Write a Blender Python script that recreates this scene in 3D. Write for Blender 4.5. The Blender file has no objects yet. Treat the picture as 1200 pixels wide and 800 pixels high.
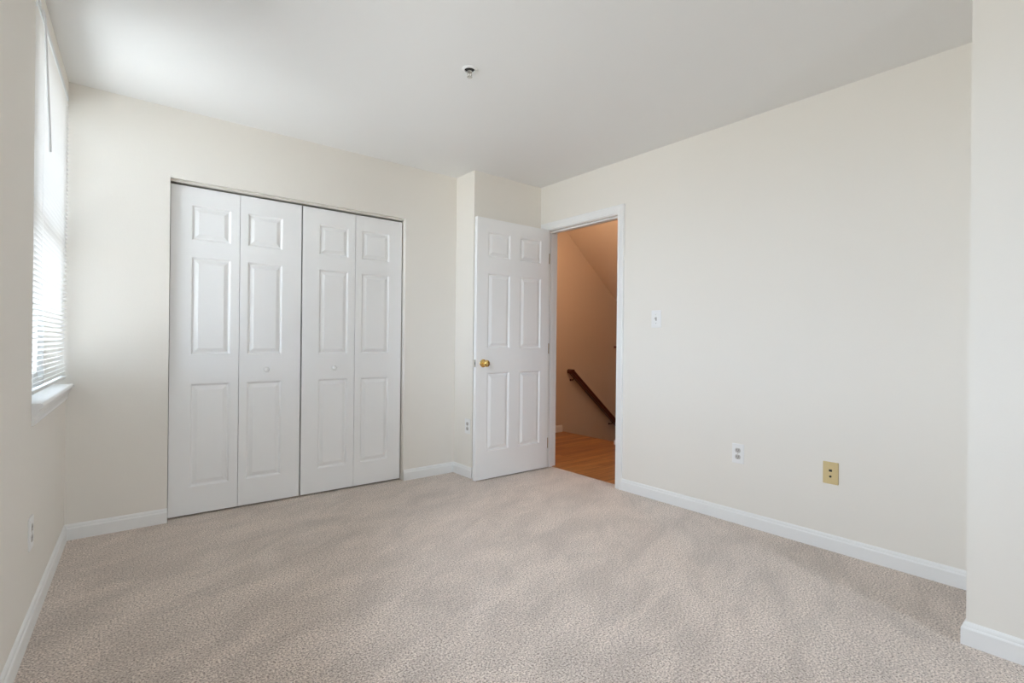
import bpy, bmesh, math, random
from mathutils import Vector, Matrix
random.seed(3)
S = bpy.context.scene
COL = S.collection
PI = math.pi

# ------------------------------------------------------------------ camera
EYE = 1.08
YAW = math.atan(485.0 / 600.0)
ROLL = 0.0106
cd = bpy.data.cameras.new('camera'); cam = bpy.data.objects.new('camera', cd); COL.objects.link(cam)
cd.sensor_width = 36.0; cd.lens = 18.0; cd.shift_y = 1.0 / 1200.0; cd.clip_start = 0.02
cam.matrix_world = (Matrix.Translation((0, 0, EYE)) @ Matrix.Rotation(-YAW, 4, 'Z')
                    @ Matrix.Rotation(PI / 2, 4, 'X') @ Matrix.Rotation(ROLL, 4, 'Z'))
S.camera = cam

# ------------------------------------------------------------------ view, world, lights
S.view_settings.view_transform = 'Standard'; S.view_settings.look = 'None'
S.view_settings.gamma = 1.0; S.view_settings.use_curve_mapping = False
S.view_settings.exposure = 0.20
S.cycles.use_denoising = True
S.cycles.max_bounces = 14; S.cycles.diffuse_bounces = 9; S.cycles.transparent_max_bounces = 16
S.cycles.sample_clamp_indirect = 6.0

SKY_STRENGTH = 24.5
W = bpy.data.worlds.new('overcast_sky'); S.world = W; W.use_nodes = True
wn = W.node_tree; wn.nodes.clear()
wo = wn.nodes.new('ShaderNodeOutputWorld'); wb = wn.nodes.new('ShaderNodeBackground')
wt = wn.nodes.new('ShaderNodeTexCoord'); ws = wn.nodes.new('ShaderNodeSeparateXYZ')
wr = wn.nodes.new('ShaderNodeValToRGB'); wm = wn.nodes.new('ShaderNodeMapRange')
wm.inputs['From Min'].default_value = -1; wm.inputs['From Max'].default_value = 1
wn.links.new(wt.outputs['Generated'], ws.inputs[0]); wn.links.new(ws.outputs['Z'], wm.inputs['Value'])
wn.links.new(wm.outputs[0], wr.inputs[0]); wn.links.new(wr.outputs[0], wb.inputs['Color'])
wn.links.new(wb.outputs[0], wo.inputs['Surface'])
cr = wr.color_ramp
cr.elements[0].position = 0.0; cr.elements[0].color = (.42,.435,.46,1)
cr.elements[1].position = 1.0; cr.elements[1].color = (.84, .93, 1.09, 1)
for p, c in ((0.47, (.45, .46, .48, 1)), (0.53, (.82, .93, 1.13, 1))):
    e = cr.elements.new(p); e.color = c
wb.inputs['Strength'].default_value = SKY_STRENGTH

def area(name, loc, rot, sx, sy, power, color=(1, 1, 1), portal=False):
    l = bpy.data.lights.new(name, 'AREA'); l.shape = 'RECTANGLE'; l.size = sx; l.size_y = sy
    l.energy = power; l.color = color
    if portal: l.cycles.is_portal = True
    o = bpy.data.objects.new(name, l); COL.objects.link(o); o.location = loc; o.rotation_euler = rot
    return o

# left wall frame: x along the wall towards the camera, y into the room, z up
LW0 = Vector((-.133, 3.61, 0)); LM = .055
LANG = math.atan2(-1, -LM)
LWM = Matrix.Translation(LW0) @ Matrix.Rotation(LANG, 4, 'Z')
XR = 3.02; YF = 3.61; H = 2.44; YB = -1.9; TW = .12
XN = 2.31; YN = 3.35            # the boxed-out corner beside the room door
XC = 2.467; YC = .404           # projecting wall at the right
U0, U1, ZS, ZH = 0.0, 1.025, .83, 2.36   # first window opening (along the left wall)
V0, V1 = 1.94, 2.54                      # assumed second window, unseen on the left wall, added for fill light
R0, R1 = 1.40, 1.84                       # made-up rear window (x), unseen, added as fill for surfaces facing it
DY0, DY1, DZ = 2.49, 3.265, 2.045        # doorway in the right wall
CX0, CX1, CZ = .323, 1.848, 2.03         # closet opening
HY = 4.46                                # far hall wall

# portals guiding sky light through the first window and the added second one
for a, b in ((U0, U1), (V0, V1)):
    c = LWM @ Vector(((a + b) / 2, -.16, (ZS + ZH) / 2))
    o = area('window_daylight', c, (0, 0, 0), b - a, ZH - ZS, 1, portal=True)
    nrm = LWM.to_3x3() @ Vector((0, 1, 0))
    o.rotation_euler = nrm.to_track_quat('-Z', 'Y').to_euler()
o = area('window_daylight', ((R0 + R1) / 2, YB - .16, (ZS + ZH) / 2), (PI / 2, 0, PI), R1 - R0, ZH - ZS, 1, portal=True)  # portal of the added rear fill window
o.rotation_euler = Vector((0, 1, 0)).to_track_quat('-Z', 'Y').to_euler()
# warm lamp on the landing
hl = bpy.data.lights.new('hall_lamp', 'POINT'); hl.energy = 21; hl.color = (1.0, .68, .44); hl.shadow_soft_size = .05
ho = bpy.data.objects.new('hall_lamp', hl); COL.objects.link(ho); ho.location = (3.60, 3.42, 2.34)

# ------------------------------------------------------------------ materials
def mat(name, col, rough=.5, metal=0.0, bump=None, vary=None, spec=.5):
    m = bpy.data.materials.new(name); m.use_nodes = True
    nt = m.node_tree; b = nt.nodes['Principled BSDF']
    b.inputs['Base Color'].default_value = (*col, 1); b.inputs['Roughness'].default_value = rough
    b.inputs['Metallic'].default_value = metal; b.inputs['Specular IOR Level'].default_value = spec
    tc = nt.nodes.new('ShaderNodeTexCoord')
    if vary:
        sc, amt = vary
        n = nt.nodes.new('ShaderNodeTexNoise'); n.inputs['Scale'].default_value = sc; n.inputs['Detail'].default_value = 3
        nt.links.new(tc.outputs['Object'], n.inputs['Vector'])
        mx = nt.nodes.new('ShaderNodeMix'); mx.data_type = 'RGBA'
        mx.inputs['A'].default_value = (*[c * (1 - amt) for c in col], 1)
        mx.inputs['B'].default_value = (*[min(1, c * (1 + amt)) for c in col], 1)
        nt.links.new(n.outputs['Fac'], mx.inputs['Factor']); nt.links.new(mx.outputs['Result'], b.inputs['Base Color'])
    if bump:
        sc, st, di = bump
        n = nt.nodes.new('ShaderNodeTexNoise'); n.inputs['Scale'].default_value = sc; n.inputs['Detail'].default_value = 4
        nt.links.new(tc.outputs['Object'], n.inputs['Vector'])
        bp = nt.nodes.new('ShaderNodeBump'); bp.inputs['Strength'].default_value = st; bp.inputs['Distance'].default_value = di
        nt.links.new(n.outputs['Fac'], bp.inputs['Height']); nt.links.new(bp.outputs['Normal'], b.inputs['Normal'])
    return m

M = {}
M['wall'] = mat('cream_wall_paint', (.835, .80, .74), .75, bump=(160, .12, .002), vary=(.8, .012), spec=.3)
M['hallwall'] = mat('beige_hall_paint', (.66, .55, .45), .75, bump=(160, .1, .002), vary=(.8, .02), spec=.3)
M['ceil'] = mat('white_ceiling_paint', (.85, .85, .84), .85, bump=(140, .1, .002), vary=(.7, .01), spec=.2)
M['trim'] = mat('white_trim_gloss', (.86, .86, .85), .38, bump=(60, .05, .001), vary=(3, .01))
M['door'] = mat('white_door_paint', (.90, .90, .895), .42, bump=(260, .10, .0008), vary=(2, .01))
M['plastic'] = mat('white_plastic', (.86, .855, .845), .3, vary=(20, .01))
M['slat'] = None
M['ivory'] = mat('yellowed_ivory_plastic', (.66, .52, .27), .35, vary=(30, .04))
M['dark'] = mat('dark_slot', (.02, .018, .015), .6, vary=(50, .1))
M['recept'] = mat('receptacle_face', (.52, .49, .46), .4, vary=(60, .05))
M['brass'] = mat('polished_brass', (.80, .56, .20), .18, 1.0, vary=(40, .05))
M['hinge'] = mat('dull_brass', (.45, .33, .20), .4, 1.0, vary=(40, .08))
M['chrome'] = mat('chrome', (.62, .60, .56), .2, 1.0, vary=(40, .05))
M['steel'] = mat('steel_latch', (.30, .30, .30), .35, 1.0, vary=(40, .05))
M['rail'] = mat('dark_cherry_wood', (.085, .016, .008), .3, vary=(25, .35))
M['shadow_board'] = mat('closet_interior_paint', (.55, .53, .47), .8, vary=(1, .02))
M['track'] = mat('closet_track', (.72, .70, .64), .5, vary=(10, .02))
M['vinyl'] = mat('white_vinyl', (.78, .80, .80), .4, vary=(5, .01))
M['cord'] = mat('cord', (.80, .80, .78), .8, vary=(90, .1))
M['wand'] = mat('clear_grey_wand', (.78, .78, .78), .4, vary=(30, .05))

# blind slats: thin white aluminium/vinyl that lets some daylight through
m = bpy.data.materials.new('blind_slat_vinyl'); m.use_nodes = True; nt = m.node_tree
b = nt.nodes['Principled BSDF']; b.inputs['Base Color'].default_value = (.76, .73, .69, 1); b.inputs['Roughness'].default_value = .45
tr = nt.nodes.new('ShaderNodeBsdfTranslucent'); tr.inputs['Color'].default_value = (.92, .93, .92, 1)
mx = nt.nodes.new('ShaderNodeMixShader'); mx.inputs[0].default_value = .10
nz = nt.nodes.new('ShaderNodeTexNoise'); nz.inputs['Scale'].default_value = 40
nt.links.new(b.outputs[0], mx.inputs[1]); nt.links.new(tr.outputs[0], mx.inputs[2])
bp = nt.nodes.new('ShaderNodeBump'); bp.inputs['Strength'].default_value = .03; nt.links.new(nz.outputs['Fac'], bp.inputs['Height'])
nt.links.new(bp.outputs[0], b.inputs['Normal'])
nt.links.new(mx.outputs[0], nt.nodes['Material Output'].inputs['Surface']); M['slat'] = m

# window glass that lets light straight through with a faint reflection
m = bpy.data.materials.new('window_glass'); m.use_nodes = True; nt = m.node_tree; nt.nodes.remove(nt.nodes['Principled BSDF'])
t = nt.nodes.new('ShaderNodeBsdfTransparent'); t.inputs['Color'].default_value = (.95, .97, .96, 1)
g = nt.nodes.new('ShaderNodeBsdfGlossy'); g.inputs['Roughness'].default_value = .02
f = nt.nodes.new('ShaderNodeFresnel'); f.inputs['IOR'].default_value = 1.3
mx = nt.nodes.new('ShaderNodeMixShader'); nt.links.new(f.outputs[0], mx.inputs[0])
nt.links.new(t.outputs[0], mx.inputs[1]); nt.links.new(g.outputs[0], mx.inputs[2])
nt.links.new(mx.outputs[0], nt.nodes['Material Output'].inputs['Surface']); M['glass'] = m

# thin grey sheet added behind the first window's glass to dim its daylight
m = bpy.data.materials.new('dimming_sheet'); m.use_nodes = True; nt = m.node_tree; nt.nodes.remove(nt.nodes['Principled BSDF'])
t = nt.nodes.new('ShaderNodeBsdfTransparent'); g = nt.nodes.new('ShaderNodeBsdfDiffuse'); g.inputs['Color'].default_value = (.25, .25, .25, 1)
mx = nt.nodes.new('ShaderNodeMixShader'); mx.inputs[0].default_value = .20
nt.links.new(t.outputs[0], mx.inputs[1]); nt.links.new(g.outputs[0], mx.inputs[2])
nt.links.new(mx.outputs[0], nt.nodes['Material Output'].inputs['Surface']); M['dimmer'] = m

# carpet: speckled cut pile
m = bpy.data.materials.new('beige_cut_pile_carpet'); m.use_nodes = True; nt = m.node_tree; N = nt.nodes; L = nt.links
b = N['Principled BSDF']; b.inputs['Roughness'].default_value = 1.0; b.inputs['Specular IOR Level'].default_value = .1
b.inputs['Sheen Weight'].default_value = .75; b.inputs['Sheen Tint'].default_value = (1, .9, .82, 1); b.inputs['Sheen Roughness'].default_value = .6
tc = N.new('ShaderNodeTexCoord')
n1 = N.new('ShaderNodeTexNoise'); n1.inputs['Scale'].default_value = 140; n1.inputs['Detail'].default_value = 5; n1.inputs['Roughness'].default_value = .75
n2 = N.new('ShaderNodeTexNoise'); n2.inputs['Scale'].default_value = 5.5; n2.inputs['Detail'].default_value = 6; n2.inputs['Roughness'].default_value = .62; n2.inputs['Distortion'].default_value = .5
n3 = N.new('ShaderNodeTexVoronoi'); n3.inputs['Scale'].default_value = 210
mp = N.new('ShaderNodeMapping'); mp.inputs['Scale'].default_value = (.45, 1.0, 1); vr = N.new('ShaderNodeVectorRotate'); vr.rotation_type = 'Z_AXIS'; vr.inputs['Angle'].default_value = -.42
for q in (n1, n3): L.new(tc.outputs['Object'], q.inputs['Vector'])
L.new(tc.outputs['Object'], vr.inputs['Vector']); L.new(vr.outputs[0], mp.inputs[0]); L.new(mp.outputs[0], n2.inputs['Vector'])
r1 = N.new('ShaderNodeValToRGB'); L.new(n1.outputs['Fac'], r1.inputs[0])
r1.color_ramp.elements[0].position = .39; r1.color_ramp.elements[0].color = (.10, .065, .05, 1)
r1.color_ramp.elements[1].position = .62; r1.color_ramp.elements[1].color = (1.0, .91, .83, 1)
e = r1.color_ramp.elements.new(.5); e.color = (.63, .525, .455, 1)
r2 = N.new('ShaderNodeMapRange'); L.new(n2.outputs['Fac'], r2.inputs['Value'])
r2.inputs['From Min'].default_value = .38; r2.inputs['From Max'].default_value = .62
r2.inputs['To Min'].default_value = .80; r2.inputs['To Max'].default_value = 1.08
mu = N.new('ShaderNodeVectorMath'); mu.operation = 'SCALE'; L.new(r1.outputs[0], mu.inputs[0]); L.new(r2.outputs[0], mu.inputs['Scale'])
L.new(mu.outputs[0], b.inputs['Base Color'])
ad = N.new('ShaderNodeMath'); ad.operation = 'ADD'; L.new(n1.outputs['Fac'], ad.inputs[0]); L.new(n3.outputs['Distance'], ad.inputs[1])
bp = N.new('ShaderNodeBump'); bp.inputs['Strength'].default_value = .6; bp.inputs['Distance'].default_value = .005
L.new(ad.outputs[0], bp.inputs['Height']); L.new(bp.outputs[0], b.inputs['Normal']); M['carpet'] = m

# oak strip floor, boards along X
m = bpy.data.materials.new('oak_strip_floor'); m.use_nodes = True; nt = m.node_tree; N = nt.nodes; L = nt.links
b = N['Principled BSDF']; b.inputs['Roughness'].default_value = .32
tc = N.new('ShaderNodeTexCoord'); br = N.new('ShaderNodeTexBrick'); L.new(tc.outputs['Object'], br.inputs['Vector'])
br.inputs['Scale'].default_value = 1; br.inputs['Brick Width'].default_value = .75; br.inputs['Row Height'].default_value = .083
br.inputs['Mortar Size'].default_value = .0012; br.offset = .37
br.inputs['Color1'].default_value = (.50, .235, .075, 1); br.inputs['Color2'].default_value = (.32, .13, .038, 1)
br.inputs['Mortar'].default_value = (.06, .02, .006, 1)
mp = N.new('ShaderNodeMapping'); mp.inputs['Scale'].default_value = (2.5, 38, 1); L.new(tc.outputs['Object'], mp.inputs[0])
gn = N.new('ShaderNodeTexNoise'); gn.inputs['Scale'].default_value = 1; gn.inputs['Detail'].default_value = 6; gn.inputs['Distortion'].default_value = .6
L.new(mp.outputs[0], gn.inputs['Vector'])
mr = N.new('ShaderNodeMapRange'); L.new(gn.outputs['Fac'], mr.inputs['Value']); mr.inputs['From Min'].default_value = .3; mr.inputs['From Max'].default_value = .7
mr.inputs['To Min'].default_value = .6; mr.inputs['To Max'].default_value = 1.25
mu = N.new('ShaderNodeVectorMath'); mu.operation = 'SCALE'; L.new(br.outputs['Color'], mu.inputs[0]); L.new(mr.outputs[0], mu.inputs['Scale'])
L.new(mu.outputs[0], b.inputs['Base Color']); M['oak'] = m

# ------------------------------------------------------------------ mesh helpers
def link(name, bm, material, parent=None, smooth=False, kind=None, matrix=None, recalc=True):
    if recalc: bmesh.ops.recalc_face_normals(bm, faces=bm.faces)
    me = bpy.data.meshes.new(name); bm.to_mesh(me); bm.free()
    ms = material if isinstance(material, (list, tuple)) else [material]
    for q in ms: me.materials.append(q)
    if smooth:
        for p in me.polygons: p.use_smooth = True
        me.set_sharp_from_angle(angle=math.radians(40))
    o = bpy.data.objects.new(name, me); COL.objects.link(o)
    if parent: o.parent = parent
    if matrix is not None: o.matrix_world = matrix
    if kind: o['kind'] = kind
    return o

def box(bm, x0, x1, y0, y1, z0, z1, mi=0):
    v = [bm.verts.new(p) for p in ((x0, y0, z0), (x1, y0, z0), (x1, y1, z0), (x0, y1, z0),
                                   (x0, y0, z1), (x1, y0, z1), (x1, y1, z1), (x0, y1, z1))]
    for f in ((0, 3, 2, 1), (4, 5, 6, 7), (0, 1, 5, 4), (1, 2, 6, 5), (2, 3, 7, 6), (3, 0, 4, 7)):
        bm.faces.new([v[i] for i in f]).material_index = mi
    return v

def bbox(bm, x0, x1, y0, y1, z0, z1, r=.002, seg=2, mi=0):
    t = bmesh.new(); box(t, x0, x1, y0, y1, z0, z1, mi)
    bmesh.ops.bevel(t, geom=t.edges[:], offset=r, segments=seg, affect='EDGES', profile=.5)
    me = bpy.data.meshes.new('t'); t.to_mesh(me); t.free(); bm.from_mesh(me); bpy.data.meshes.remove(me)

def prism(bm, prof, a, b):
    """prof: list of (p,q) 2D points; a,b functions mapping (p,q) to the two end sections."""
    A = [bm.verts.new(a(p, q)) for p, q in prof]; B = [bm.verts.new(b(p, q)) for p, q in prof]
    n = len(prof)
    for i in range(n): bm.faces.new((A[i], A[(i + 1) % n], B[(i + 1) % n], B[i]))
    bm.faces.new(A); bm.faces.new(B[::-1])

def lathe(bm, prof, M4, seg=24, cap=True):
    """prof: list of (radius, height) revolved about local z, moved by M4."""
    rings = []
    for r, h in prof:
        if r < 1e-6: rings.append([bm.verts.new(M4 @ Vector((0, 0, h)))])
        else: rings.append([bm.verts.new(M4 @ Vector((r * math.cos(2 * PI * k / seg), r * math.sin(2 * PI * k / seg), h))) for k in range(seg)])
    for A, B in zip(rings, rings[1:]):
        for k in range(seg):
            a = [A[k % len(A)], A[(k + 1) % len(A)], B[(k + 1) % len(B)], B[k % len(B)]]
            u = []
            for v in a:
                if v not in u: u.append(v)
            if len(u) > 2: bm.faces.new(u)
    for R in (rings[0], rings[-1]):
        if cap and len(R) > 2: bm.faces.new(R)

def tube(bm, pts, r, seg=8):
    pts = [Vector(p) for p in pts]; rings = []
    for i, p in enumerate(pts):
        d = (pts[min(i + 1, len(pts) - 1)] - pts[max(i - 1, 0)]).normalized()
        q = d.to_track_quat('Z', 'Y')
        rings.append([bm.verts.new(p + q @ Vector((r * math.cos(2 * PI * k / seg), r * math.sin(2 * PI * k / seg), 0))) for k in range(seg)])
    for A, B in zip(rings, rings[1:]):
        for k in range(seg): bm.faces.new((A[k], A[(k + 1) % seg], B[(k + 1) % seg], B[k]))
    bm.faces.new(rings[0]); bm.faces.new(rings[-1])

def empty(name, matrix, label=None, cat=None, group=None, kind=None):
    o = bpy.data.objects.new(name, None); COL.objects.link(o); o.empty_display_size = .1
    o.matrix_world = matrix
    tag(o, label, cat, group, kind); return o

def tag(o, label=None, cat=None, group=None, kind=None):
    if label: o['label'] = label
    if cat: o['category'] = cat
    if group: o['group'] = group
    if kind: o['kind'] = kind
    return o

def place(bm, M4): bmesh.ops.transform(bm, matrix=M4, verts=bm.verts)

# ------------------------------------------------------------------ room shell
# floor
bm = bmesh.new()
box(bm, -.9, XR + .07, YB, YF + .9, -.05, 0)
o = link('floor', bm, M['carpet'], kind='structure'); o['label'] = 'speckled beige-pink cut pile carpet of the bedroom'
bm = bmesh.new()
box(bm, XR + .07, 4.40, .3, HY, -.05, 0.0); box(bm, 4.40, 6.2, .3, 3.55, -.05, 0.0)
bbox(bm, 4.385, 4.425, 3.555, HY - .001, -.03, .001, .008)
o = link('floor_hall', bm, M['oak'], kind='structure'); o['label'] = 'oak strip floor of the landing beyond the open door'
# ceilings
bm = bmesh.new(); box(bm, -.9, XR + .06, YB, YF + .9, H, H + .1)
link('ceiling', bm, M['ceil'], kind='structure')
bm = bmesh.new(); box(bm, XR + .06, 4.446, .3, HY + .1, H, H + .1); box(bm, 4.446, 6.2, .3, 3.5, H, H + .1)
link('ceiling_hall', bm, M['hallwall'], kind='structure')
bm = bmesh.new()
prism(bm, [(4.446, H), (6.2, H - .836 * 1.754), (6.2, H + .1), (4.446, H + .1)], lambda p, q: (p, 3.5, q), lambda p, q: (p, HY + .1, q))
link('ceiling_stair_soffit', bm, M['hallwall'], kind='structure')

# left wall, in its own frame
def lwall_boxes(bm, T=.16):
    e = 5.6
    x = [-.12, U0, U1, V0, V1, e]
    box(bm, U1, V0, -T, 0, 0, H); box(bm, V1, e + .07, -T, 0, 0, H); box(bm, -.12, U0, -T, 0, 0, H)
    for a, b_ in ((U0, U1), (V0, V1)):
        box(bm, a, b_, -T, 0, 0, ZS - .002); box(bm, a, b_, -T, 0, ZH, H)
bm = bmesh.new(); lwall_boxes(bm); place(bm, LWM)
link('wall_left', bm, M['wall'], kind='structure')
# far wall with the closet opening
bm = bmesh.new()
box(bm, -.45, CX0, YF, YF + .11, 0, H); box(bm, CX1, XN + .05, YF, YF + .11, 0, H); box(bm, CX0, CX1, YF, YF + .11, CZ, H)
link('wall_far', bm, M['wall'], kind='structure')
# closet interior behind the bifold doors
bm = bmesh.new()
box(bm, CX0 - .25, CX1 + .25, YF + .72, YF + .78, 0, H); box(bm, CX0 - .30, CX0 - .25, YF + .11, YF + .78, 0, H)
box(bm, CX1 + .25, CX1 + .30, YF + .11, YF + .78, 0, H)
link('wall_closet_interior', bm, M['shadow_board'], kind='structure')
# boxed-out corner
bm = bmesh.new(); box(bm, XN, XR + .001, YN, YF + .11, 0, H)
link('wall_nook', bm, M['wall'], kind='structure')
# right wall with the doorway
bm = bmesh.new()
WX = XR + TW
box(bm, XR, WX, DY1 + .02, HY, 0, H); box(bm, XR, WX, YC - .1, DY0 - .02, 0, H); box(bm, XR, WX, DY0 - .02, DY1 + .02, DZ + .02, H)
link('wall_right', bm, M['wall'], kind='structure')
# projecting wall at the right edge
bm = bmesh.new(); box(bm, XC, XR + .1, YB, YC, 0, H)
link('wall_near_right', bm, M['wall'], kind='structure')
bm = bmesh.new(); T_ = .16
box(bm, -.8, R0, YB - T_, YB, 0, H); box(bm, R1, XC, YB - T_, YB, 0, H); box(bm, R0, R1, YB - T_, YB, 0, ZS - .002); box(bm, R0, R1, YB - T_, YB, ZH, H)
link('wall_rear', bm, M['wall'], kind='structure')
# hall walls
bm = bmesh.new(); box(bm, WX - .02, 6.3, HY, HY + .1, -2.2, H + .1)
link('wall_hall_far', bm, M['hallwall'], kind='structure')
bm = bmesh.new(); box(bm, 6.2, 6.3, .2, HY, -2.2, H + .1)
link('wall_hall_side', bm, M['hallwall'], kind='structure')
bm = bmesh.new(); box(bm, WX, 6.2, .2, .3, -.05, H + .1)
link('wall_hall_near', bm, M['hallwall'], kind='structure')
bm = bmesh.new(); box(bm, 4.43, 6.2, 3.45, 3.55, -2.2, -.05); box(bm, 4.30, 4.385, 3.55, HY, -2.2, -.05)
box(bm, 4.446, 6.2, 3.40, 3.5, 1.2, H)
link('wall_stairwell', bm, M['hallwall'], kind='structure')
# stair flight going down
bm = bmesh.new()
for k in range(7):
    x = 4.42 + k * .25
    box(bm, x, x + .25, 3.56, HY - .005, -2.2, -.19 * (k + 1))
    bbox(bm, x - .02, x + .25, 3.56, HY - .005, -.19 * (k + 1), -.19 * (k + 1) + .028, .006)
o = link('trim_stair_flight', bm, M['oak'], kind='structure')

# ------------------------------------------------------------------ baseboards
BP = [(0, 0), (.013, 0), (.013, .060), (.0115, .064), (.0085, .067), (.0085, .071), (.007, .077), (.0035, .082), (0, .084)]
def baseboard(name, pts, prof=BP, label=None):
    """pts run with the room on the left; one piece per segment, mitred where segments meet"""
    P = [Vector((p[0], p[1], 0)) for p in pts]; n = len(P)
    def nl(a, b_):
        d = (b_ - a).normalized(); return Vector((-d.y, d.x, 0))
    offs = []
    for i in range(n):
        if i == 0: offs.append(nl(P[0], P[1]))
        elif i == n - 1: offs.append(nl(P[-2], P[-1]))
        else:
            a, b_ = nl(P[i - 1], P[i]), nl(P[i], P[i + 1]); s = a + b_; offs.append(s / (s.dot(a)))
    for i in range(n - 1):
        if name[i] is None: continue
        bm = bmesh.new()
        prism(bm, prof, lambda p, q, i=i: P[i] + offs[i] * p + Vector((0, 0, q)), lambda p, q, i=i: P[i + 1] + offs[i + 1] * p + Vector((0, 0, q)))
        link(name[i], bm, M['trim'], kind='structure')
LN = LWM @ Vector((5.5, 0, 0))
CW = .062   # casing width
baseboard(['baseboard_left', 'baseboard_far'][::-1], [(CX0 + .0, YF), (LW0.x, LW0.y), (LN.x, LN.y)])
baseboard(['baseboard_nook', 'baseboard_nook_side', 'baseboard_far_right'],
          [(XR, YN), (XN, YN), (XN, YF), (CX1, YF)])
baseboard(['baseboard_near_right', 'baseboard_near_right_return', 'baseboard_right'],
          [(XC, YB), (XC, YC), (XR, YC), (XR, DY0 - CW - .004)])
baseboard(['baseboard_hall'], [(4.40, HY), (WX, HY)][::1])

# ------------------------------------------------------------------ doorway: jambs, stops, casing
bm = bmesh.new()
box(bm, XR - .001, WX + .001, DY0 - .018, DY0, 0, DZ + .018); box(bm, XR - .001, WX + .001, DY1, DY1 + .018, 0, DZ + .018)
box(bm, XR - .001, WX + .001, DY0, DY1, DZ, DZ + .018)
box(bm, XR + .040, XR + .075, DY0, DY0 + .011, 0, DZ); box(bm, XR + .040, XR + .075, DY1 - .011, DY1, 0, DZ)
box(bm, XR + .040, XR + .075, DY0 + .011, DY1 - .011, DZ - .011, DZ)
link('trim_door_jamb', bm, M['trim'], kind='structure')
CP = [(0, 0), (CW, 0), (CW, .016), (CW - .006, .018), (CW - .014, .0165), (CW - .02, .013), (.016, .010), (.010, .0115), (.004, .010), (0, .006)]
def casing(name, x, sgn):
    bm = bmesh.new(); a0, a1, zt = DY0 - .004, DY1 + .004, DZ + .004
    bo = {}
    for tag_, A, B in (('l', lambda p, q: (x - sgn * q, a0 - p, 0), lambda p, q: (x - sgn * q, a0 - p, zt + p)),
                       ('r', lambda p, q: (x - sgn * q, a1 + p, 0), lambda p, q: (x - sgn * q, a1 + p, zt + p)),
                       ('t', lambda p, q: (x - sgn * q, a0 - p, zt + p), lambda p, q: (x - sgn * q, a1 + p, zt + p))):
        prism(bm, CP, A, B)
    link(name, bm, M['trim'], kind='structure')
casing('trim_door_casing', XR, 1)
casing('trim_door_casing_hall', WX, -1)

# ------------------------------------------------------------------ panelled doors
def panel_slab(bm, w, h, th, panels, cuts_x, cuts_z):
    """slab x 0..w, y 0..th (front face at y=0 looking to -y), raised panels both sides"""
    xs = sorted(set([0, w] + cuts_x)); zs = sorted(set([0, h] + cuts_z))
    def isp(xa, xb, za, zb):
        cx, cz = (xa + xb) / 2, (za + zb) / 2
        return any(p[0] < cx < p[1] and p[2] < cz < p[3] for p in panels)
    for side in (0, 1):
        y = lambda d: d if side == 0 else th - d
        for i in range(len(xs) - 1):
            for j in range(len(zs) - 1):
                if isp(xs[i], xs[i + 1], zs[j], zs[j + 1]): continue
                bm.faces.new([bm.verts.new((a, y(0), c)) for a, c in ((xs[i], zs[j]), (xs[i + 1], zs[j]), (xs[i + 1], zs[j + 1]), (xs[i], zs[j + 1]))])
        for (a, b_, c, d) in panels:
            steps = ((0, 0), (.003, .001), (.010, .0095), (.013, .0108), (.017, .0105), (.036, .0022), (.038, .0010), (.042, .0008))
            rings = [[bm.verts.new((xx, y(dd), zz)) for xx, zz in ((a + s, c + s), (b_ - s, c + s), (b_ - s, d - s), (a + s, d - s))] for s, dd in steps]
            for R, Q in zip(rings, rings[1:]):
                for k in range(4): bm.faces.new((R[k], R[(k + 1) % 4], Q[(k + 1) % 4], Q[k]))
            bm.faces.new(rings[-1])
    for q in (((0, 0, 0), (0, th, 0), (0, th, h), (0, 0, h)), ((w, 0, 0), (w, 0, h), (w, th, h), (w, th, 0)),
              ((0, 0, 0), (w, 0, 0), (w, th, 0), (0, th, 0)), ((0, 0, h), (0, th, h), (w, th, h), (w, 0, h))):
        bm.faces.new([bm.verts.new(p) for p in q])
    bmesh.ops.remove_doubles(bm, verts=bm.verts, dist=1e-5)

# bifold closet doors
YD = YF + .040; TH = .030
LEAF = [(.330, .7005, .437, .652), (.7035, 1.081, .748, .961), (1.091, 1.4630, 1.203, 1.413), (1.4660, 1.836, 1.512, 1.733)]
ZB = .012; ZT = 2.004
def leaf(i, parent):
    x0, x1, p0, p1 = LEAF[i]; w = x1 - x0
    ps = [(p0 - x0, p1 - x0, a - ZB, b_ - ZB) for a, b_ in ((.178, .807), (.984, 1.580), (1.682, 1.896))]
    bm = bmesh.new(); panel_slab(bm, w, ZT - ZB, TH, ps, [p0 - x0, p1 - x0], [v for p in ps for v in p[2:]])
    place(bm, Matrix.Translation((x0, YD, ZB)))
    return link('door_leaf', bm, M['door'], parent)
def knob(parent, x, z):
    bm = bmesh.new()
    R = Matrix.Translation((x, YD, z)) @ Matrix.Rotation(PI / 2, 4, 'X')
    lathe(bm, [(.010, -.001), (.010, .003), (.0075, .007), (.0075, .012), (.012, .016), (.0165, .021), (.017, .026), (.014, .031), (.007, .034), (0, .0345)], R, 24)
    link('knob', bm, M['plastic'], parent, smooth=True)
for k, (lab, kx) in enumerate((('white panelled bifold closet door nearest the window, closed, round white knob', .862),
                               ('white panelled bifold closet door farther from the window, closed, round white knob', 1.310))):
    e = empty('bifold_door', Matrix.Identity(4), lab, 'closet door')
    l0 = leaf(2 * k, e); l1 = leaf(2 * k + 1, e)
    knob(l1 if k == 0 else l0, kx, .885)
    bm = bmesh.new()     # the three hinges between the leaves, on the closet side
    xm = LEAF[2 * k][1] + .0015
    for z in (.3, 1.0, 1.75): box(bm, xm - .02, xm + .02, YD + TH, YD + TH + .002, z - .035, z + .035)
    link('hinge_plate', bm, M['hinge'], e)
bm = bmesh.new()
box(bm, CX0 + .004, CX1 - .004, YF + .030, YF + .074, CZ - .013, CZ)
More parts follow.
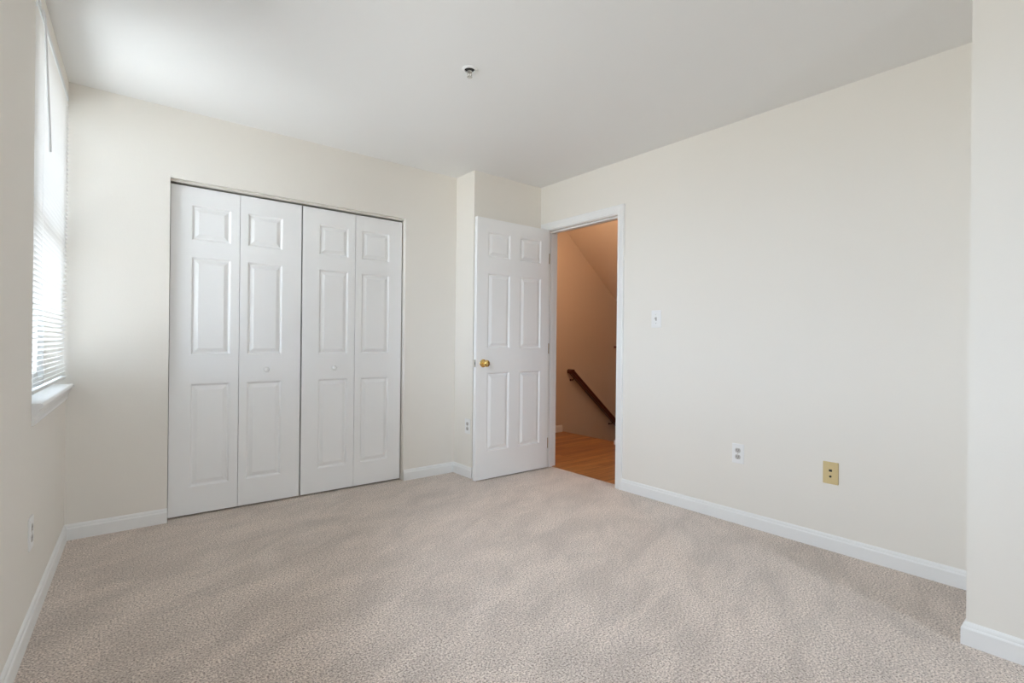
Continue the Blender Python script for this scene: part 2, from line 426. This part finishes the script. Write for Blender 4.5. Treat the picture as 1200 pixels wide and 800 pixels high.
link('trim_closet_track', bm, M['track'], kind='structure')

# the open room door: opens 90 degrees into the room, in front of the boxed-out corner
DX0, DXF, DW, DT = 2.262, 3.234, .753, .035
root = empty('door_1', Matrix.Translation((DX0, DXF, .010)), 'white six-panel bedroom door standing open, brass knob', None, None, 'structure')
ps = []
for a, b_ in ((.105, .328), (.433, .663)):
    for c, d in ((.215, .832), (1.022, 1.612), (1.738, 1.935)): ps.append((a, b_, c, d))
bm = bmesh.new(); panel_slab(bm, DW, 2.038, DT, ps, [.105, .328, .433, .663], [.215, .832, 1.022, 1.612, 1.738, 1.935])
sl = link('door_slab', bm, M['door']); sl.parent = root
kz = .905
bm = bmesh.new()
for sy, y0 in ((1, 0.0), (-1, DT)):
    R = Matrix.Translation((.066, y0, kz)) @ Matrix.Rotation(PI / 2 * sy, 4, 'X')
    lathe(bm, [(.031, -.0005), (.031, .003), (.027, .007), (.018, .010), (.011, .014), (.011, .026), (.018, .031), (.025, .037), (.0275, .045), (.026, .054), (.019, .061), (.008, .0625), (.006, .060), (0, .060)], R, 28)
k_ = link('door_knob', bm, M['brass'], smooth=True); k_.parent = root; k_['label'] = 'polished brass round door knob'
bm = bmesh.new(); bbox(bm, -.0015, .002, .006, DT - .006, kz - .028, kz + .028, .0006)
lp = link('latch_plate', bm, M['chrome']); lp.parent = root
bm = bmesh.new(); prism(bm, [(-.011, .010), (.001, .010), (.001, .024), (-.004, .024)], lambda p, q: (p, q, kz - .008), lambda p, q: (p, q, kz + .008))
lb = link('latch_bolt', bm, M['steel']); lb.parent = lp
for z in (.20, 1.02, 1.80):
    bm = bmesh.new()
    box(bm, DW - .001, DW + .0015, .003, DT, z - .045, z + .045)
    box(bm, DW + .004, DW + .036, DY1 - DXF - .0022, DY1 - DXF + .0005, z - .045, z + .045)
    R = Matrix.Translation((DW + .0005, DT + .004, z - .046)); lathe(bm, [(.0045, 0), (.0045, .092)], R, 12)
    hg = link('hinge', bm, M['hinge']); hg.parent = root
# strike plate on the opposite jamb
bm = bmesh.new(); box(bm, XR + .005, XR + .033, DY0 - .0005, DY0 + .0012, .885, .945)
o = link('trim_strike_plate', bm, M['brass'], kind='structure')

# ------------------------------------------------------------------ window 1 (left wall), plus two unseen windows added for fill light
def window(n, a, b_, base=LWM):
    root = empty('window_%d' % n, base @ Matrix.Translation((a, 0, ZS)), None, None, None, 'structure')
    w = b_ - a; h = ZH - ZS
    def part(name, bm, m_, par=None):
        o_ = link(name, bm, m_); o_.parent = par or root; return o_
    bm = bmesh.new(); f = .045
    for bx in ((0, f, 0, h), (w - f, w, 0, h), (f, w - f, 0, f), (f, w - f, h - f, h)):
        bbox(bm, bx[0], bx[1], -.158, -.085, bx[2], bx[3], .003)
    part('window_frame', bm, M['vinyl'])
    for z0, z1, y in ((f, h / 2 + .02, -.115), (h / 2 - .02, h - f, -.140)):
        bm = bmesh.new(); s = .035
        for bx in ((f, f + s, z0, z1), (w - f - s, w - f, z0, z1), (f + s, w - f - s, z0, z0 + s), (f + s, w - f - s, z1 - s, z1)):
            bbox(bm, bx[0], bx[1], y - .012, y + .012, bx[2], bx[3], .002)
        sh = part('sash', bm, M['vinyl'])
        bm = bmesh.new(); box(bm, f + s - .004, w - f - s + .004, y - .002, y + .002, z0 + s - .004, z1 - s + .004)
        part('pane', bm, M['glass'], sh)
    if n == 1:
        bm = bmesh.new(); box(bm, f - .01, w - f + .01, -.1565, -.156, f - .01, h - f + .01)  # unseen sheet, added only to cut the daylight of this window
        for v_ in bm.verts: v_.co.y = -.1562 if v_.co.y > -.1563 else v_.co.y
        part('dimming_sheet', bm, M['dimmer'])
    # stool (inner sill board) with rounded nose
    bm = bmesh.new()
    e0 = 0.001 if n == 1 else -.03
    t = .019
    prof = [(-.085, -t + .002), (-.085, .004), (.026, .004), (.031, .002), (.0345, -.003), (.0345, -.009), (.031, -.014), (.024, -t + .002)]
    prism(bm, prof, lambda p, q: (e0, p, q), lambda p, q: (w + .002, p, q))
    prism(bm, [(.0005, -t + .002), (.0005, .004), (.026, .004), (.031, .002), (.0345, -.003), (.0345, -.009), (.031, -.014), (.024, -t + .002)],
          lambda p, q: (w + .002, p, q), lambda p, q: (w + .012, p, q))
    part('window_sill', bm, M['trim'])
    bm = bmesh.new()
    zt = -t + .002
    prof = [(.0, zt), (.022, zt), (.021, zt - .010), (.017, zt - .020), (.012, zt - .030), (.010, zt - .040), (.010, zt - .050), (.012, zt - .054), (.008, zt - .060), (0, zt - .062)]
    prism(bm, prof, lambda p, q: (e0 + .001, p, q), lambda p, q: (w + .004, p, q))
    part('apron', bm, M['trim'])
window(1, U0, U1); window(2, V0, V1); window(3, R0, R1, Matrix.Translation((0, YB, 0)))  # second and third are out of view, added to fill the room with light

# mini blind
SL_TILT = math.radians(-28)
def blind(a, b_, label, kind=None):
    root = empty('window_blind', LWM @ Matrix.Translation((a, 0, ZS)), label, 'window blind')
    x0, x1 = .010, (b_ - a) - .010; h = ZH - ZS; yc = -.0075
    bm = bmesh.new(); bbox(bm, x0, x1, yc - .015, yc + .010, h - .030, h - .002, .002)
    o_ = link('headrail', bm, M['vinyl']); o_.parent = root
    bm = bmesh.new(); pitch = .0216; z = .070; w = .0125; n = 0
    while z < h - .036:
        prev = None
        for s in range(5):
            t_ = -1 + s * .5; yy = t_ * w; zz = .0016 * (1 - t_ * t_)
            y2 = yc + yy * math.cos(SL_TILT) + zz * math.sin(SL_TILT); z2 = z - yy * math.sin(SL_TILT) + zz * math.cos(SL_TILT)
            row = [bm.verts.new((x0, y2, z2)), bm.verts.new((x1, y2, z2))]
            if prev: bm.faces.new((prev[0], prev[1], row[1], row[0]))
            prev = row
        z += pitch; n += 1
    o_ = link('slats', bm, M['slat'], smooth=True, recalc=False); o_.parent = root
    bm = bmesh.new(); bbox(bm, x0, x1, yc - .011, yc + .011, .036, .050, .003)
    o_ = link('bottom_rail', bm, M['vinyl']); o_.parent = root
    for x in (.16, (b_ - a) - .17):
        bm = bmesh.new()
        for yy in (-.0125, .0125): tube(bm, [(x, yc + yy, .045), (x, yc + yy, h - .02)], .0005, 5)
        o_ = link('ladder_cord', bm, M['cord']); o_.parent = root
    return root
br_ = blind(U0, U1, 'white mini blind hanging in the left window, slats partly open')
bm = bmesh.new()
wu = .925
tube(bm, [(wu, .010, ZH - ZS - .022), (wu, .014, ZH - ZS - .045), (wu + .003, .034, ZH - ZS - .56)], .0042, 6)
o = link('tilt_wand', bm, M['wand']); o.parent = br_
bm = bmesh.new()
tube(bm, [(wu, -.004, ZH - ZS - .016), (wu, .011, ZH - ZS - .018), (wu, .011, ZH - ZS - .028)], .0025, 6)
o = link('wand_hook', bm, M['wand']); o.parent = br_
bm = bmesh.new(); bbox(bm, wu + .035, wu + .075, .001, .008, ZH - ZS - .018, ZH - ZS - .010, .001)
o = link('cord_lock', bm, M['wand']); o.parent = br_
# the added, unseen fill windows carry no blind

# ------------------------------------------------------------------ wall plates (local: x along wall, y out of wall, z up)
def plate_bm(w, h, t=.006):
    bm = bmesh.new(); bbox(bm, -w / 2, w / 2, -.0005, t, -h / 2, h / 2, .0025, 3); return bm
def outlet(M4, label, w=.074, h=.118):
    r = empty('wall_outlet', M4, label, 'outlet')
    pl = link('cover_plate', plate_bm(w, h), M['plastic']); pl.parent = r
    for s in (1, -1):
        bm = bmesh.new()
        n = 24; zc = s * .0195; R = .0168
        pts = []
        for k in range(n):
            a = 2 * PI * k / n; x = R * math.cos(a); z = max(-.0135, min(.0135, R * math.sin(a))); pts.append((x, zc + z))
        prism(bm, pts, lambda p, q: (p, .004, q), lambda p, q: (p, .0072, q))
        rc = link('receptacle', bm, M['recept']); rc.parent = r
        bm = bmesh.new()
        box(bm, -.0075, -.0052, .0068, .0076, zc - .002, zc + .0075); box(bm, .0052, .0075, .0068, .0076, zc - .001, zc + .0065)
        lathe(bm, [(.0026, 0), (.0026, .0008)], Matrix.Translation((0, .0076, zc - .0075)) @ Matrix.Rotation(PI / 2, 4, 'X'), 10)
        q = link('slot', bm, M['dark']); q.parent = rc
    bm = bmesh.new(); lathe(bm, [(.0032, 0), (.0032, .0012), (0, .0018)], Matrix.Translation((0, .0055, 0)) @ Matrix.Rotation(-PI / 2, 4, 'X'), 12)
    q = link('screw', bm, M['chrome']); q.parent = r
    return r
RW = lambda x, y, z: Matrix.Translation((x, y, z)) @ Matrix.Rotation(PI / 2, 4, 'Z')
outlet(RW(XR, 1.545, .422), 'white duplex outlet low on the right wall, beside the yellowed plate')
outlet(RW(XN, 3.408, .405), 'white duplex outlet low on the narrow wall side behind the open door edge')
outlet(LWM @ Matrix.Translation((1.035, 0, .360)), 'white duplex outlet seen edge-on, low on the left wall under the window', .078)
# ivory phone / cable plate
r = empty('phone_plate', RW(XR, 1.041, .408), 'yellowed ivory phone and cable jack plate low on the right wall', 'wall plate')
q = link('cover_plate', plate_bm(.074, .116, .007), M['ivory']); q.parent = r
for z, rr in ((.013, .0075), (-.018, .0055)):
    bm = bmesh.new()
    T = Matrix.Translation((0, .0065, z)) @ Matrix.Rotation(-PI / 2, 4, 'X')
    if z > 0: bbox(bm, -rr, rr, .006, .0082, z - .006, z + .006, .0006)
    else: lathe(bm, [(rr, 0), (rr, .004), (.002, .004), (.002, .007), (0, .007)], T, 16)
    q = link('jack', bm, M['dark']); q.parent = r
for z in (.046, -.046):
    bm = bmesh.new(); lathe(bm, [(.003, 0), (.003, .001), (0, .0016)], Matrix.Translation((0, .0068, z)) @ Matrix.Rotation(-PI / 2, 4, 'X'), 12)
    q = link('screw', bm, M['ivory']); q.parent = r
# light switch
r = empty('light_switch', RW(XR, 2.139, 1.253), 'white toggle light switch on the right wall beside the doorway', 'light switch')
q = link('cover_plate', plate_bm(.078, .120), M['plastic']); q.parent = r
bm = bmesh.new(); box(bm, -.0055, .0055, .0055, .0068, -.0125, .0125)
q = link('toggle_slot', bm, M['recept']); q.parent = r
bm = bmesh.new()
prism(bm, [(.005, -.006), (.005, .006), (.017, .011), (.018, .004)][::1], lambda p, q: (-.0042, p, q - .002), lambda p, q: (.0042, p, q - .002))
q = link('toggle', bm, M['recept']); q.parent = r
for z in (.030, -.030):
    bm = bmesh.new(); lathe(bm, [(.003, 0), (.003, .001), (0, .0016)], Matrix.Translation((0, .0058, z)) @ Matrix.Rotation(-PI / 2, 4, 'X'), 12)
    q = link('screw', bm, M['chrome']); q.parent = r

# ------------------------------------------------------------------ sprinkler
r = empty('fire_sprinkler', Matrix.Translation((1.430, 2.128, H)), 'chrome pendent fire sprinkler in a white ring on the ceiling', 'sprinkler')
bm = bmesh.new(); lathe(bm, [(.038, .0005), (.038, -.002), (.033, -.006), (.026, -.007), (.025, -.002), (.025, .0005)], Matrix.Identity(4), 32, cap=False)
q = link('escutcheon', bm, M['trim'], smooth=True); q.parent = r
bm = bmesh.new(); lathe(bm, [(.0245, -.0005), (.0245, -.0015), (.012, -.003), (0, -.003)], Matrix.Identity(4), 24)
q = link('recess_cup', bm, M['dark']); q.parent = r
bm = bmesh.new(); lathe(bm, [(.010, 0), (.010, -.010), (.013, -.011), (.013, -.018), (.007, -.020), (.0065, -.024), (0, -.024)], Matrix.Identity(4), 6)
q = link('sprinkler_body', bm, M['chrome']); q.parent = r
bm = bmesh.new()
for s in (1, -1): tube(bm, [(s * .010, 0, -.018), (s * .0125, 0, -.026), (s * .010, 0, -.034), (s * .003, 0, -.040)], .0022, 8)
tube(bm, [(0, 0, -.022), (0, 0, -.039)], .0018, 8)
q = link('frame_arms', bm, M['chrome'], smooth=True); q.parent = r
bm = bmesh.new()
n = 24      # toothed deflector
pts = [((.0145 if k % 2 else .0105) * math.cos(2 * PI * k / n), (.0145 if k % 2 else .0105) * math.sin(2 * PI * k / n)) for k in range(n)]
prism(bm, pts, lambda p, q_: (p, q_, -.0395), lambda p, q_: (p, q_, -.041))
q = link('deflector', bm, M['chrome']); q.parent = r

# ------------------------------------------------------------------ stair handrail on the hall wall
r = empty('stair_handrail', Matrix.Translation((4.5, HY, .725)), 'dark cherry handrail sloping down the hall wall above the stairs', 'handrail')
sl_ = -.828; ln = 1.75
d = Vector((1, 0, sl_)).normalized(); up = Vector((-d.z, 0, d.x))
prof = [(p_ * 1.25, q_ * 1.25) for p_, q_ in [(-.020, -.022), (.020, -.022), (.023, -.012), (.018, -.002), (.024, .008), (.022, .020), (.012, .028), (-.012, .028), (-.022, .020), (-.024, .008), (-.018, -.002), (-.023, -.012)]]
bm = bmesh.new()
c0 = Vector((0, -.060, 0))
prism(bm, prof, lambda p, q: c0 + Vector((0, p, 0)) + up * q, lambda p, q: c0 + Vector((0, p, 0)) + up * q + d * ln)
q = link('rail', bm, M['rail']); q.parent = r
bm = bmesh.new()       # mitred return running back to the wall
prism(bm, [(-.024, -.018), (.024, -.018), (.027, .0), (.024, .030), (-.010, .034), (-.030, .018)], lambda p, q: (p * .9 + .004, -.084, q), lambda p, q: (p * .9 + .004, -.001, q))
q = link('rail_return', bm, M['rail']); q.parent = r
for s in (.05, 1.0, 1.65):
    p = c0 + d * s
    bm = bmesh.new()
    lathe(bm, [(.013, 0), (.013, .003), (.007, .006)], Matrix.Translation((p.x, 0, p.z - .070)) @ Matrix.Rotation(PI / 2, 4, 'X'), 16)
    tube(bm, [(p.x, -.004, p.z - .070), (p.x, -.040, p.z - .068), (p.x, -.058, p.z - .052), (p.x, -.060, p.z - .020)], .006, 8)
    q = link('bracket', bm, M['rail']); q.parent = r

# ------------------------------------------------------------------ landing balustrade with newel post
r = empty('stair_balustrade', Matrix.Translation((4.345, 3.505, 0)), 'white newel post with dark rail top beyond the door, at the stair opening', 'balustrade')
bm = bmesh.new(); bbox(bm, -.045, .045, -.045, .045, 0, 1.03, .004); bbox(bm, -.056, .056, -.056, .056, 0, .05, .006)
q = link('newel_post', bm, M['trim']); q.parent = r
bm = bmesh.new(); bbox(bm, -.068, .068, -.062, .062, 1.03, 1.052, .006); bbox(bm, -.05, 1.75, -.034, .034, 1.052, 1.088, .010)
q = link('rail_cap', bm, M['rail']); q.parent = r
for k in range(13):
    x = .15 + k * .12
    bm = bmesh.new()
    lathe(bm, [(.022, -.04 if False else 0.0), (.022, .16), (.014, .20), (.019, .30), (.013, .62), (.012, 1.05)], Matrix.Translation((x, -.06, 0)), 10)
    q = link('baluster', bm, M['trim']); q.parent = r
